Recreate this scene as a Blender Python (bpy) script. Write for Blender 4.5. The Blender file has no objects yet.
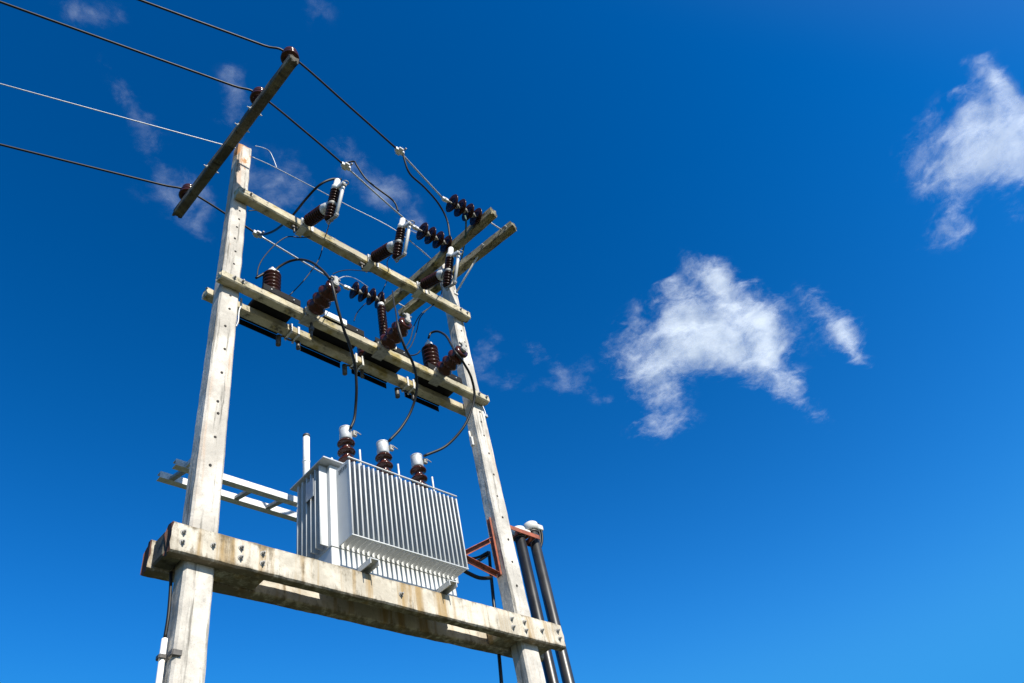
import bpy, bmesh, math, random
from mathutils import Vector, Matrix, noise
R = math.radians
random.seed(7)
PATHS = {
    'jump_a': [[0.706,0.85,9.887],[0.674,0.6,9.58],[0.648,0.3,9.309],[0.6,-0.1,9.046],[0.586,-0.4,8.994],[0.619,-0.6,9.035],[0.72,-0.68,9.147],[0.838,-0.7,9.235]],
    'jump_b': [[1.047,-0.54,10.021],[1.121,-0.6,10.049],[1.136,-0.63,9.918],[1.228,-0.66,9.675],[1.377,-0.68,9.571],[1.515,-0.7,9.499],[1.597,-0.7,9.444],[1.607,-0.72,9.26]],
    'jump_c': [[1.492,-1.08,10.029],[1.519,-1.05,9.863],[1.622,-1.0,9.714],[1.875,-0.95,9.73],[2.181,-0.85,9.779],[2.361,-0.78,9.644],[2.389,-0.74,9.327]],
    'fine_a': [[0.715,-0.66,8.464],[0.856,-0.4,8.673],[1.041,-0.05,8.985],[1.004,0.0,8.675],[0.86,0.05,8.271],[0.706,0.1,7.936]],
    'fine_b': [[0.839,-0.12,8.819],[0.703,-0.1,8.723],[0.576,-0.05,8.688],[0.468,0.0,8.515],[0.353,0.0,8.219],[0.302,0.0,8.015],[0.293,0.0,7.865]],
    'stub_a': [[0.284,0.0,7.827],[0.344,-0.02,7.912],[0.384,-0.04,7.968]],
    'post_loop': [[0.444,-0.05,7.984],[0.479,-0.08,8.059],[0.548,-0.15,8.125],[0.613,-0.25,8.097],[0.654,-0.4,7.915],[0.677,-0.55,7.635],[0.704,-0.62,7.458]],
    'drop_a': [[0.701,-0.64,7.404],[0.71,-0.66,7.258],[0.779,-0.62,7.074],[0.885,-0.55,6.918],[1.016,-0.45,6.871],[1.172,-0.3,6.824],[1.249,-0.2,6.661],[1.3,-0.1,6.513],[1.305,-0.06,6.399],[1.269,-0.05,6.294]],
    'tap_b': [[1.838,-0.2,8.479],[1.704,-0.35,8.048],[1.578,-0.5,7.641],[1.477,-0.61,7.334]],
    'drop_b': [[1.459,-0.63,7.304],[1.469,-0.64,7.127],[1.55,-0.6,6.999],[1.706,-0.5,7.006],[1.863,-0.36,7.0],[1.934,-0.26,6.897],[1.929,-0.15,6.726],[1.837,-0.08,6.519],[1.715,-0.03,6.342]],
    'drop_c': [[2.405,-0.08,8.132],[2.438,-0.1,8.219],[2.474,-0.18,8.192],[2.464,-0.3,7.998],[2.367,-0.45,7.642],[2.265,-0.58,7.359],[2.378,-0.55,7.312],[2.533,-0.48,7.23],[2.619,-0.4,7.075],[2.593,-0.33,6.891],[2.511,-0.25,6.683],[2.359,-0.12,6.479],[2.122,-0.04,6.316]],
    'fine_c': [[2.259,-0.06,7.851],[2.207,-0.06,7.773],[2.096,-0.08,7.67],[1.996,-0.1,7.636]],
    'fine_d': [[2.661,-0.15,8.933],[2.534,-0.1,8.766],[2.376,-0.05,8.566],[2.282,0.0,8.341],[2.188,0.0,8.045],[2.08,0.0,7.836]],
    'fine_e': [[2.683,-0.13,8.968],[2.456,-0.1,8.66],[2.349,-0.05,8.476],[2.32,0.0,8.294],[2.21,0.0,7.991],[2.121,0.0,7.826]],
    'fine_f': [[0.74,-0.62,7.559],[0.922,-0.5,7.866],[1.174,-0.35,8.225],[1.602,-0.14,8.724]],
    'fine_g': [[0.809,-0.6,7.553],[1.129,-0.3,8.136],[1.726,0.3,9.144],[2.349,0.85,9.985]],
    'fine_h': [[1.848,0.3,8.771],[1.673,0.2,8.451],[1.533,0.1,8.162],[1.463,0.05,7.97]],
    'fine_i': [[1.423,-0.68,8.277],[1.538,-0.5,8.454],[1.908,-0.1,8.968],[1.931,0.0,8.897],[1.835,0.02,8.61],[1.792,0.0,8.436]],
    'fine_j': [[0.176,0.08,8.996],[0.252,0.05,9.034],[0.356,-0.02,8.991],[0.492,-0.1,8.886]],
    'fine_k': [[2.206,-0.68,8.584],[2.344,-0.5,8.722],[2.656,-0.2,9.055],[2.64,-0.15,8.9]],
    'shield_tail': [[0.148,0.0,10.248],[0.247,0.02,10.346],[0.35,0.04,10.401],[0.413,0.05,10.313],[0.478,0.06,10.148]],
    'shield_span': [[0.125,0.0,9.968],[0.468,0.04,10.11],[1.481,0.1,10.321],[2.195,0.0,10.209],[2.725,-0.05,9.913]],
    'loop_wire': [[2.168,-0.4,9.65],[2.144,-0.3,9.802],[2.137,-0.25,9.756],[2.279,-0.2,9.753],[2.531,-0.1,9.898],[2.725,-0.05,9.913]],
    'green_wire': [[2.544,-0.93,9.707],[2.546,-0.92,9.588],[2.842,-0.6,9.808],[3.072,-0.3,9.966],[3.2,-0.12,10.032]],
    'pair_tie_a': [[2.98,-0.95,9.827],[3.146,-0.95,9.85]],
    'low_cable_a': [[2.566,0.1,5.412],[2.651,0.1,5.408],[2.773,0.1,5.457],[2.909,0.1,5.548]],
    'low_cable_b': [[2.573,0.12,5.362],[2.689,0.12,5.387],[2.8,0.12,5.443],[2.939,0.12,5.546]],
    'low_cable_c': [[2.505,0.08,5.245],[2.597,0.08,5.222],[2.716,0.08,5.211],[2.861,0.08,5.246]],
    'drop_tail': [[2.976,0.15,5.595],[2.944,0.15,5.336],[2.908,0.15,5.02],[2.865,0.15,4.629],[2.814,0.15,4.227],[2.747,0.15,3.82]],
    'head_loop_a': [[3.831,0.15,6.179],[3.818,0.12,6.055],[3.785,0.12,5.921],[3.695,0.13,5.768],[3.657,0.15,5.699]],
    'head_loop_b': [[3.793,0.15,6.155],[3.78,0.12,6.031],[3.747,0.12,5.898],[3.675,0.13,5.775],[3.652,0.15,5.733]],
    'rail_front': [[-0.031,0.5,5.796],[0.493,0.5,5.809],[1.069,0.5,5.754]],
    'rail_back': [[-0.031,0.78,5.844],[0.627,0.78,5.861],[1.233,0.78,5.846]],
    'rung0': [[0.093,0.78,5.818],[0.046,0.5,5.731]],
    'rung1': [[0.649,0.78,5.819],[0.624,0.5,5.738]],
    'rung2': [[0.944,0.78,5.818],[0.924,0.5,5.73]],
}
CLOUD_A = [[930.63,237.18,97.06,5.48,4.0,19.96,1.0],[1024.45,328.24,107.92,-59.4,52.87,42.58,1.15],[1248.26,319.01,158.59,11.35,8.46,24.24,0.85],[1022.13,444.02,53.57,-13.47,67.65,82.05,0.95],[1127.4,535.65,36.92,-36.62,27.52,18.08,0.6],[917.14,444.1,43.55,-7.38,17.55,27.12,0.55],[876.92,285.62,23.82,-19.83,14.87,10.28,0.6],[1036.18,203.05,46.63,-8.13,9.18,13.23,0.5],[1119.84,161.22,72.88,6.13,2.08,16.89,0.55],[1243.65,180.15,59.91,-6.43,21.12,30.84,0.9],[1312.65,187.97,44.64,0.35,5.61,13.16,0.5],[959.07,301.45,60.27,-39.2,34.94,26.54,0.7],[1056.12,277.05,76.58,-5.89,22.1,40.31,0.9]]
CLOUD_B = [[1009.89,-242.5,87.87,-14.2,4.09,13.99,1.0],[1096.5,-193.32,95.27,-63.68,47.99,20.99,1.15],[1294.61,-241.99,137.71,-20.94,7.66,15.97,0.85],[1096.65,-108.63,47.43,-20.08,61.52,46.02,0.95],[1191.46,-63.06,31.88,-33.37,24.42,7.58,0.6],[1002.42,-88.13,39.06,-13.87,16.43,16.26,0.55],[962.13,-196.5,21.23,-19.19,13.81,4.73,0.6],[1104.64,-287.47,41.71,-14.62,8.5,8.05,0.5],[1178.92,-333.72,64.92,-8.74,2.13,12.07,0.55],[1288.99,-342.29,52.53,-15.49,18.91,18.73,0.9],[1349.6,-349.0,38.91,-7.74,5.02,8.59,0.5],[1037.1,-200.52,53.53,-40.2,32.06,12.81,0.7],[1123.91,-236.77,68.17,-18.6,20.46,25.33,0.9],[1096.72,-214.44,43.77,-32.58,65.68,24.71,0.6],[1237.92,-168.34,26.0,-18.52,31.2,11.61,0.35]]
CLOUD_C = [[14.04,596.41,31.02,-24.74,8.23,19.14,0.8],[99.27,701.6,42.24,38.85,-6.16,11.91,0.65],[159.5,730.34,35.51,0.73,0.78,21.88,0.6],[248.35,605.89,25.93,-9.37,14.33,48.84,0.75],[413.16,711.88,57.06,0.64,7.0,58.19,0.85],[404.59,657.29,26.94,-19.62,17.58,28.02,0.5],[493.0,587.63,83.3,15.52,-1.37,31.54,0.9],[568.63,586.6,45.03,-10.28,7.28,20.81,0.6],[256.03,824.55,46.91,-19.75,11.13,32.47,0.75],[299.97,865.71,23.58,-16.59,18.66,36.39,0.55],[1012.89,816.07,37.83,-5.16,33.98,69.76,0.65],[1143.01,860.41,45.88,-10.03,16.35,26.38,0.6],[1253.35,763.79,45.77,-46.68,37.31,28.5,0.75],[1175.98,770.02,67.38,1.77,10.67,29.03,0.6],[260.93,393.54,19.87,-15.87,17.15,26.74,0.65],[203.89,786.08,50.83,38.87,-8.17,20.23,0.5],[335.64,876.97,31.74,2.5,1.7,19.0,0.45],[317.46,715.65,29.49,-13.09,16.45,42.41,0.5],[657.82,622.85,58.52,9.0,0.66,18.15,0.4],[1105.85,730.35,56.51,-20.45,19.13,25.82,0.4],[1371.86,774.0,56.93,-7.66,14.26,22.54,0.4]]
CAM = [[0.722549, -0.393148, -0.568646, -1.956805], [-0.665177, -0.61943, -0.416948, -4.413819], [-0.188313, 0.679516, -0.709081, 1.598466]]
FOCAL = 27.2203

# ------------------------------------------------------------------ camera, sky, sun, exposure
scene = bpy.context.scene
COL = scene.collection
cam_data = bpy.data.cameras.new("camera")
cam = bpy.data.objects.new("camera", cam_data)
COL.objects.link(cam)
cam.matrix_world = Matrix([CAM[0], CAM[1], CAM[2], [0, 0, 0, 1]])
cam_data.sensor_width = 36.0
cam_data.lens = FOCAL
cam_data.clip_start = 0.05
cam_data.clip_end = 30000
scene.camera = cam

SUN_EL, SUN_AZ = 41.0, 4.5          # azimuth from -Y towards -X
to_sun = Vector((-math.sin(R(SUN_AZ)) * math.cos(R(SUN_EL)), -math.cos(R(SUN_AZ)) * math.cos(R(SUN_EL)), math.sin(R(SUN_EL))))
world = bpy.data.worlds.new("World")
scene.world = world
world.use_nodes = True
wn, wl = world.node_tree.nodes, world.node_tree.links
wn.clear()
sky = wn.new("ShaderNodeTexSky")
sky.sky_type = 'NISHITA'
sky.sun_disc = False
sky.sun_elevation = R(SUN_EL)
sky.sun_rotation = R(180 + SUN_AZ)
sky.altitude = 0
sky.air_density = 1.0
sky.dust_density = 0.0
sky.ozone_density = 4.0
gam = wn.new("ShaderNodeGamma"); gam.inputs[1].default_value = 1.6
hsv = wn.new("ShaderNodeHueSaturation"); hsv.inputs['Saturation'].default_value = 1.135; hsv.inputs['Hue'].default_value = 0.4945
bg = wn.new("ShaderNodeBackground"); bg.inputs[1].default_value = 0.0635
wo = wn.new("ShaderNodeOutputWorld")
wl.new(sky.outputs[0], gam.inputs[0]); wl.new(gam.outputs[0], hsv.inputs['Color'])
sep = wn.new("ShaderNodeSeparateColor"); cap = wn.new("ShaderNodeCombineColor")
wl.new(hsv.outputs[0], sep.inputs[0])
for k, (lim, soft) in enumerate(((.42, .3), (3.5, 1.6), (8.6, 4.0))):
    sm_ = wn.new("ShaderNodeMath"); sm_.operation = 'SMOOTH_MIN'; sm_.inputs[1].default_value = lim; sm_.inputs[2].default_value = soft
    wl.new(sep.outputs[k], sm_.inputs[0]); wl.new(sm_.outputs[0], cap.inputs[k])
# towards the sun the polarised deep blue gives way to the plain bright sky
wtc = wn.new("ShaderNodeTexCoord")
wdot = wn.new("ShaderNodeVectorMath"); wdot.operation = 'DOT_PRODUCT'; wdot.inputs[1].default_value = to_sun
wl.new(wtc.outputs['Generated'], wdot.inputs[0])
wmr = wn.new("ShaderNodeMapRange"); wmr.interpolation_type = 'SMOOTHSTEP'; wmr.inputs[1].default_value = .50; wmr.inputs[2].default_value = .92
wl.new(wdot.outputs['Value'], wmr.inputs[0])
wsc = wn.new("ShaderNodeVectorMath"); wsc.operation = 'SCALE'; wsc.inputs['Scale'].default_value = 1.5
wl.new(sky.outputs[0], wsc.inputs[0])
wmx = wn.new("ShaderNodeMix"); wmx.data_type = 'RGBA'
wl.new(wmr.outputs[0], wmx.inputs[0]); wl.new(cap.outputs[0], wmx.inputs[6]); wl.new(wsc.outputs[0], wmx.inputs[7])
wl.new(wmx.outputs[2], bg.inputs[0]); wl.new(bg.outputs[0], wo.inputs[0])

sun_data = bpy.data.lights.new("sun", 'SUN')
sun_data.energy = 5.0
sun_data.angle = R(0.53)
sun_data.color = (1.0, 0.94, 0.83)
sun = bpy.data.objects.new("sun", sun_data)
sun.rotation_euler = to_sun.to_track_quat('Z', 'Y').to_euler()
COL.objects.link(sun)

vs = scene.view_settings
vs.view_transform = 'Standard'
vs.look = 'None'
vs.exposure = 0.62
vs.gamma = 1.0
vs.use_curve_mapping = False
scene.cycles.transparent_max_bounces = 24

# ------------------------------------------------------------------ materials
def new_mat(name):
    m = bpy.data.materials.new(name); m.use_nodes = True
    n, l = m.node_tree.nodes, m.node_tree.links
    b = n['Principled BSDF']
    return m, n, l, b

def ramp(n, stops):
    r = n.new("ShaderNodeValToRGB")
    e = r.color_ramp.elements
    while len(e) < len(stops): e.new(0.5)
    for k, (p, c) in enumerate(stops):
        e[k].position = p; e[k].color = (*c, 1) if len(c) == 3 else c
    return r

def nz(n, l, scale, detail=6, rough=0.6, vec=None, stretch=None, off=(0, 0, 0)):
    t = n.new("ShaderNodeTexNoise"); t.inputs['Scale'].default_value = scale
    t.inputs['Detail'].default_value = detail; t.inputs['Roughness'].default_value = rough
    mp = n.new("ShaderNodeMapping"); mp.inputs['Scale'].default_value = stretch or (1, 1, 1)
    mp.inputs['Location'].default_value = off
    l.new(vec, mp.inputs['Vector']); l.new(mp.outputs[0], t.inputs['Vector'])
    return t

def mixc(n, l, fac, a, b, mode='MIX'):
    m = n.new("ShaderNodeMix"); m.data_type = 'RGBA'; m.blend_type = mode
    if hasattr(fac, 'links') or not isinstance(fac, (int, float)): l.new(fac, m.inputs[0])
    else: m.inputs[0].default_value = fac
    for s, v in ((6, a), (7, b)):
        if isinstance(v, tuple): m.inputs[s].default_value = (*v, 1)
        else: l.new(v, m.inputs[s])
    return m.outputs[2]

def concrete(name, light, dark, stain, stain_lo=.52, stain_hi=.66, grime=(.10, .085, .065), grime_lo=.58, grime_hi=.72,
             streak=(9, 9, .7), long=(1, 1, 1), speck=.5, off=(0, 0, 0), bump=.6, top=None, edge=None):
    m, n, l, b = new_mat(name)
    tc = n.new("ShaderNodeTexCoord").outputs['Object']
    a = nz(n, l, 2.2, 8, .65, tc, long, off)
    base = mixc(n, l, ramp_fac(n, l, a, .40, .60), dark, light)
    s = nz(n, l, 1.0, 5, .6, tc, streak, off)
    base = mixc(n, l, ramp_fac(n, l, s, stain_lo, stain_hi), base, stain)
    g1 = nz(n, l, 1.0, 7, .7, tc, tuple(1.9 * k for k in streak), (off[0] + 3.1, off[1], off[2] + 1.7))
    if edge:
        se = n.new("ShaderNodeSeparateXYZ"); l.new(tc, se.inputs[0])
        def mm(op, a_, b_=None):
            k = n.new("ShaderNodeMath"); k.operation = op
            for i, v in ((0, a_), (1, b_)):
                if v is None: continue
                if isinstance(v, (int, float)): k.inputs[i].default_value = v
                else: l.new(v, k.inputs[i])
            return k.outputs[0]
        q = mm('POWER', mm('DIVIDE', mm('ABSOLUTE', mm('SUBTRACT', se.outputs[2], edge[0])), edge[1]), 5)
        q = mm('MULTIPLY', q, .15)
        # the left part of the platform has weathered more
        lx = n.new("ShaderNodeMapRange"); lx.inputs[1].default_value = -.4; lx.inputs[2].default_value = -1.6; lx.inputs[3].default_value = 0; lx.inputs[4].default_value = .05
        l.new(se.outputs[0], lx.inputs[0])
        em = nz(n, l, 13, 8, .7, tc, (1, 1, .6), (4, 4, 1))
        sm = mm('ADD', mm('ADD', mm('ADD', mm('MULTIPLY', g1.outputs[0], .45), mm('MULTIPLY', em.outputs[0], .55)), q), lx.outputs[0])
        r_ = n.new("ShaderNodeMapRange"); r_.interpolation_type = 'SMOOTHSTEP'; r_.inputs[1].default_value = .53; r_.inputs[2].default_value = .69; r_.inputs[4].default_value = .85
        l.new(sm, r_.inputs[0]); base = mixc(n, l, r_.outputs[0], base, grime)
    else:
        base = mixc(n, l, ramp_fac(n, l, g1, grime_lo, grime_hi, .85), base, grime)
    if top:
        sp = n.new("ShaderNodeSeparateXYZ"); l.new(tc, sp.inputs[0])
        mz = n.new("ShaderNodeMapRange"); mz.inputs[1].default_value = top[0]; mz.inputs[2].default_value = top[1]; mz.inputs[3].default_value = -.16; mz.inputs[4].default_value = .12
        l.new(sp.outputs[2], mz.inputs[0])
        tn = nz(n, l, 9, 6, .65, tc, (1, 1, .5), (5, 2, 8))
        ad = n.new("ShaderNodeMath"); ad.operation = 'ADD'; l.new(tn.outputs[0], ad.inputs[0]); l.new(mz.outputs[0], ad.inputs[1])
        rf = n.new("ShaderNodeMapRange"); rf.interpolation_type = 'SMOOTHSTEP'; rf.inputs[1].default_value = .50; rf.inputs[2].default_value = .60; l.new(ad.outputs[0], rf.inputs[0])
        base = mixc(n, l, rf.outputs[0], base, top[2])
    pt = nz(n, l, 26, 9, .75, tc, (1, 1, .8), (1, 4, 2))
    base = mixc(n, l, ramp_fac(n, l, pt, .55, .70, .55), base, tuple(.55 * k for k in dark))
    f = nz(n, l, 90, 4, .7, tc)
    base = mixc(n, l, ramp_fac(n, l, f, .60, .72, speck), base, tuple(.35 * k for k in dark))
    l.new(base, b.inputs['Base Color'])
    b.inputs['Roughness'].default_value = .88
    b.inputs['Specular IOR Level'].default_value = .25
    bp = n.new("ShaderNodeBump"); bp.inputs['Strength'].default_value = bump; bp.inputs['Distance'].default_value = .006
    h = nz(n, l, 35, 8, .7, tc)
    l.new(h.outputs[0], bp.inputs['Height']); l.new(bp.outputs[0], b.inputs['Normal'])
    return m

def ramp_fac(n, l, tex, lo, hi, mul=1.0):
    r = n.new("ShaderNodeMapRange"); r.interpolation_type = 'SMOOTHSTEP'
    r.inputs[1].default_value = lo; r.inputs[2].default_value = hi; r.inputs[3].default_value = 0; r.inputs[4].default_value = mul
    l.new(tex.outputs[0], r.inputs[0])
    return r.outputs[0]

def simple(name, col, rough=.5, metal=0.0, var=.25, scale=14, dirt=None, dirt_lo=.56, dirt_hi=.7, coat=0.0, bump=0.0, spec=.5):
    m, n, l, b = new_mat(name)
    tc = n.new("ShaderNodeTexCoord").outputs['Object']
    a = nz(n, l, scale, 5, .6, tc)
    c = mixc(n, l, ramp_fac(n, l, a, .3, .7), tuple(k * (1 - var) for k in col), tuple(min(1, k * (1 + var * .6)) for k in col))
    if dirt:
        d = nz(n, l, scale * .6, 7, .7, tc, (1, 1, .5), (2.3, .4, .9))
        c = mixc(n, l, ramp_fac(n, l, d, dirt_lo, dirt_hi, .8), c, dirt)
    l.new(c, b.inputs['Base Color'])
    rr = n.new("ShaderNodeMapRange"); rr.inputs[3].default_value = max(.03, rough - .1); rr.inputs[4].default_value = min(1, rough + .12)
    l.new(a.outputs[0], rr.inputs[0]); l.new(rr.outputs[0], b.inputs['Roughness'])
    b.inputs['Metallic'].default_value = metal
    b.inputs['Specular IOR Level'].default_value = spec
    if coat: b.inputs['Coat Weight'].default_value = coat; b.inputs['Coat Roughness'].default_value = .06
    if bump:
        bp = n.new("ShaderNodeBump"); bp.inputs['Strength'].default_value = bump; bp.inputs['Distance'].default_value = .003
        h = nz(n, l, scale * 5, 5, .6, tc); l.new(h.outputs[0], bp.inputs['Height']); l.new(bp.outputs[0], b.inputs['Normal'])
    return m

M = {}
M['pole'] = concrete('weathered pole concrete', (.62, .59, .54), (.42, .40, .365), (.45, .34, .25), .56, .74, (.13, .125, .11), .53, .66, streak=(10, 10, .5), speck=.7)
M['pole_rusty'] = concrete('weathered pole concrete with rust at the top', (.62, .585, .53), (.42, .395, .355), (.47, .34, .25), .55, .74, (.12, .115, .10), .525, .655, streak=(10, 10, .5), speck=.7, off=(3, 1, 4), top=(9.3, 9.95, (.42, .22, .10)))
M['beam'] = concrete('rust streaked beam concrete', (.60, .56, .48), (.41, .375, .31), (.34, .24, .12), .475, .66, (.115, .088, .052), .53, .66, streak=(8, 8, .5), speck=.7, edge=(.111, .111))
M['arm'] = concrete('lichen covered arm concrete', (.52, .47, .345), (.35, .32, .24), (.32, .26, .11), .49, .66, (.07, .065, .05), .53, .67, streak=(5, 6, 7), speck=.7)
M['arm_dark'] = concrete('dark arm concrete', (.14, .13, .105), (.075, .07, .058), (.18, .165, .11), .5, .7, (.022, .02, .017), .5, .66, streak=(3, 6, 6), speck=.6)
M['arm_moss'] = concrete('mossy arm concrete', (.36, .33, .235), (.20, .185, .135), (.24, .205, .09), .47, .64, (.035, .032, .024), .49, .61, streak=(7, 5, 7), speck=.7)
M['end'] = concrete('dark red brown beam end', (.16, .07, .05), (.08, .04, .03), (.05, .05, .04), .5, .66)  # darker red brown for the left end faces of both platform beams
M['hole'] = simple('bolt hole painted shade', (.035, .03, .028), .9)  # near-black colour painting the shade inside small holes
M['galv'] = simple('galvanised steel', (.60, .61, .61), .5, .2, .18, 22, (.38, .37, .35), .6, .76)
M['galv_dull'] = simple('dull zinc', (.33, .325, .31), .65, .2, .3, 30, (.22, .20, .17))
M['steel_dark'] = simple('weathered steel', (.10, .095, .09), .55, .5, .3, 30)
M['rust'] = simple('red oxide paint', (.29, .078, .04), .7, 0, .35, 18, (.10, .045, .03), .52, .62)
M['paint'] = simple('transformer grey paint', (.535, .555, .565), .45, 0, .07, 5, (.42, .41, .37), .60, .78)
M['paint_lid'] = simple('lid grey paint', (.50, .53, .57), .4, 0, .08, 6)
M['cap_grey'] = simple('grey metal cap', (.50, .52, .54), .5, .2, .15, 25, (.33, .32, .30), .58, .75)
M['letter'] = simple('dark stencil paint', (.10, .11, .12), .6)
M['pipe_grey'] = simple('sun faded black pipe', (.022, .023, .025), .36, 0, .25, 5, (.07, .065, .06), .58, .78)
M['plate'] = simple('grey nameplate', (.30, .33, .36), .4, .2, .1, 30)
M['white'] = simple('white porcelain enamel', (.80, .80, .77), .35, 0, .08, 20, (.5, .48, .42), .62, .75)
M['tube'] = simple('fuse tube white fibre', (.58, .58, .56), .5, 0, .08, 20)
M['brown'] = simple('brown glazed porcelain', (.028, .009, .006), .24, 0, .35, 16, spec=.15)
M['brown_red'] = simple('red brown glazed porcelain', (.055, .013, .008), .17, 0, .35, 16, spec=.38)
M['black'] = simple('black painted channel', (.006, .006, .0065), .75, 0, .3, 20, (.03, .026, .022), .62, .76, spec=.2)
M['rubber'] = simple('black cable sheath', (.008, .0085, .009), .5, 0, .2, 12, spec=.3)
M['cable_grey'] = simple('grey weathered cable', (.014, .015, .0155), .5, 0, .25, 24, spec=.3)
M['alu'] = simple('stranded aluminium', (.50, .51, .52), .45, .7, .3, 60)
M['wire_grey'] = simple('galvanised strand', (.48, .50, .52), .5, .4, .25, 60)
M['green'] = simple('green covered lead', (.02, .07, .045), .6)
M['pipe'] = simple('black polyethylene pipe', (.014, .0145, .016), .34, 0, .2, 6, (.05, .045, .04), .60, .8)
M['cap'] = simple('grey white plastic', (.60, .59, .56), .5, 0, .06, 12, (.40, .37, .32), .62, .8)

# ------------------------------------------------------------------ mesh helpers
def place(bm, mat, verts):
    bmesh.ops.transform(bm, matrix=mat, verts=verts)

def box(bm, lo, hi, bev=.004, seg=1, mi=0, rot=None, pivot=None):
    r = bmesh.ops.create_cube(bm, size=1.0)
    v = r['verts']
    c = [(a + b) / 2 for a, b in zip(lo, hi)]
    s = [abs(b - a) for a, b in zip(lo, hi)]
    bmesh.ops.transform(bm, matrix=Matrix.Translation(c) @ Matrix.Diagonal((*s, 1)), verts=v)
    f0 = set(f for x in v for f in x.link_faces)
    vs_ = v
    if bev > 0:
        e = list(set(e for x in v for e in x.link_edges))
        rr = bmesh.ops.bevel(bm, geom=e, offset=min(bev, min(s) * .35), segments=seg, affect='EDGES', profile=.6)
        fs = [f for f in bm.faces if f in f0 or f in set(rr['faces'])]
        vs_ = list(set(x for f in fs for x in f.verts))
    else:
        fs = list(f0)
    for f in fs: f.material_index = mi
    if rot is not None:
        p = Vector(pivot if pivot else c)
        bmesh.ops.transform(bm, matrix=Matrix.Translation(p) @ rot.to_4x4() @ Matrix.Translation(-p), verts=vs_)
    return vs_

def frame(d):
    d = Vector(d).normalized()
    h = Vector((0, 0, 1)) if abs(d.z) < .9 else Vector((1, 0, 0))
    x = d.cross(h).normalized(); y = d.cross(x).normalized()
    return x, y, d

def lathe(bm, p0, d, prof, seg=20, mi=0, smooth=True, caps=True):
    """prof: list of (distance along d, radius)"""
    x, y, d = frame(d); p0 = Vector(p0)
    rings = []
    for t, r in prof:
        rings.append([bm.verts.new(p0 + d * t + (x * math.cos(2 * math.pi * k / seg) + y * math.sin(2 * math.pi * k / seg)) * max(r, 1e-4)) for k in range(seg)])
    for a, b in zip(rings[:-1], rings[1:]):
        for k in range(seg):
            f = bm.faces.new((a[k], a[(k + 1) % seg], b[(k + 1) % seg], b[k])); f.smooth = smooth; f.material_index = mi
    if caps:
        for rg in (rings[0], rings[-1]):
            f = bm.faces.new(rg if rg is rings[-1] else rg[::-1]); f.material_index = mi

def cyl(bm, a, b, r, seg=14, mi=0, r2=None):
    a, b = Vector(a), Vector(b); L = (b - a).length
    e = min(.15 * r, .2 * L)
    r2 = r if r2 is None else r2
    lathe(bm, a, b - a, [(0, r - e), (e, r), (L - e, r2), (L, r2 - e)], seg, mi)

def catmull(pts, n=6):
    pts = [Vector(p) for p in pts]
    if len(pts) < 3: return pts
    out = []
    ext = [2 * pts[0] - pts[1]] + pts + [2 * pts[-1] - pts[-2]]
    for i in range(1, len(ext) - 2):
        p0, p1, p2, p3 = ext[i - 1:i + 3]
        for k in range(n):
            t = k / n
            out.append(.5 * ((2 * p1) + (p2 - p0) * t + (2 * p0 - 5 * p1 + 4 * p2 - p3) * t * t + (3 * p1 - p0 - 3 * p2 + p3) * t ** 3))
    out.append(pts[-1])
    return out

def tube(bm, pts, r, seg=8, mi=0, n=6):
    pts = catmull(pts, n)
    d = (pts[1] - pts[0]).normalized()
    x, y, _ = frame(d)
    rings = []
    for i, p in enumerate(pts):
        t = (pts[min(i + 1, len(pts) - 1)] - pts[max(i - 1, 0)]).normalized()
        x = (x - t * x.dot(t)).normalized(); y = t.cross(x).normalized()
        rings.append([bm.verts.new(p + (x * math.cos(2 * math.pi * k / seg) + y * math.sin(2 * math.pi * k / seg)) * r) for k in range(seg)])
    for a, b in zip(rings[:-1], rings[1:]):
        for k in range(seg):
            f = bm.faces.new((a[k], a[(k + 1) % seg], b[(k + 1) % seg], b[k])); f.smooth = True; f.material_index = mi
    bm.faces.new(rings[0][::-1]).material_index = mi; bm.faces.new(rings[-1]).material_index = mi

def sweep(bm, axis, t0, t1, prof_at, step=.12, jit=.003, mi=0, seed=0, endjit=.0, cap_mi=0):
    """a chamfered concrete bar swept along an axis; prof_at(t) gives the (a, b) outline; edges wander a little like cast concrete"""
    n = max(2, int((t1 - t0) / step)); rings = []
    for i in range(n + 1):
        t = t0 + (t1 - t0) * i / n
        ring = []
        for (a, b) in prof_at(t):
            tt = t
            if i in (0, n): tt += endjit * noise.noise(Vector((a * 31 + seed, b * 31, t)))
            q = {'x': (tt, a, b), 'y': (a, tt, b), 'z': (a, b, tt)}[axis]
            q = Vector(q)
            q += noise.noise_vector(q * 6.0 + Vector((seed * 7.3, 0, 0))) * jit + noise.noise_vector(q * 23.0 + Vector((seed * 3.1, 1, 0))) * jit * .6
            ring.append(bm.verts.new(q))
        rings.append(ring)
    m = len(rings[0])
    for a, b in zip(rings[:-1], rings[1:]):
        for k in range(m):
            bm.faces.new((a[k], a[(k + 1) % m], b[(k + 1) % m], b[k])).material_index = mi
    bm.faces.new(rings[0][::-1]).material_index = cap_mi; bm.faces.new(rings[-1]).material_index = mi

def rect(a0, a1, b0, b1, c, sub=4):
    """chamfered rectangle, each long side cut in pieces"""
    pts = [(a0 + c, b0), (a1 - c, b0), (a1, b0 + c), (a1, b1 - c), (a1 - c, b1), (a0 + c, b1), (a0, b1 - c), (a0, b0 + c)]
    out = []
    for k in range(8):
        p, q = pts[k], pts[(k + 1) % 8]
        m = sub if k % 2 == 0 else 1
        for j in range(m):
            out.append((p[0] + (q[0] - p[0]) * j / m, p[1] + (q[1] - p[1]) * j / m))
    return out

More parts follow.
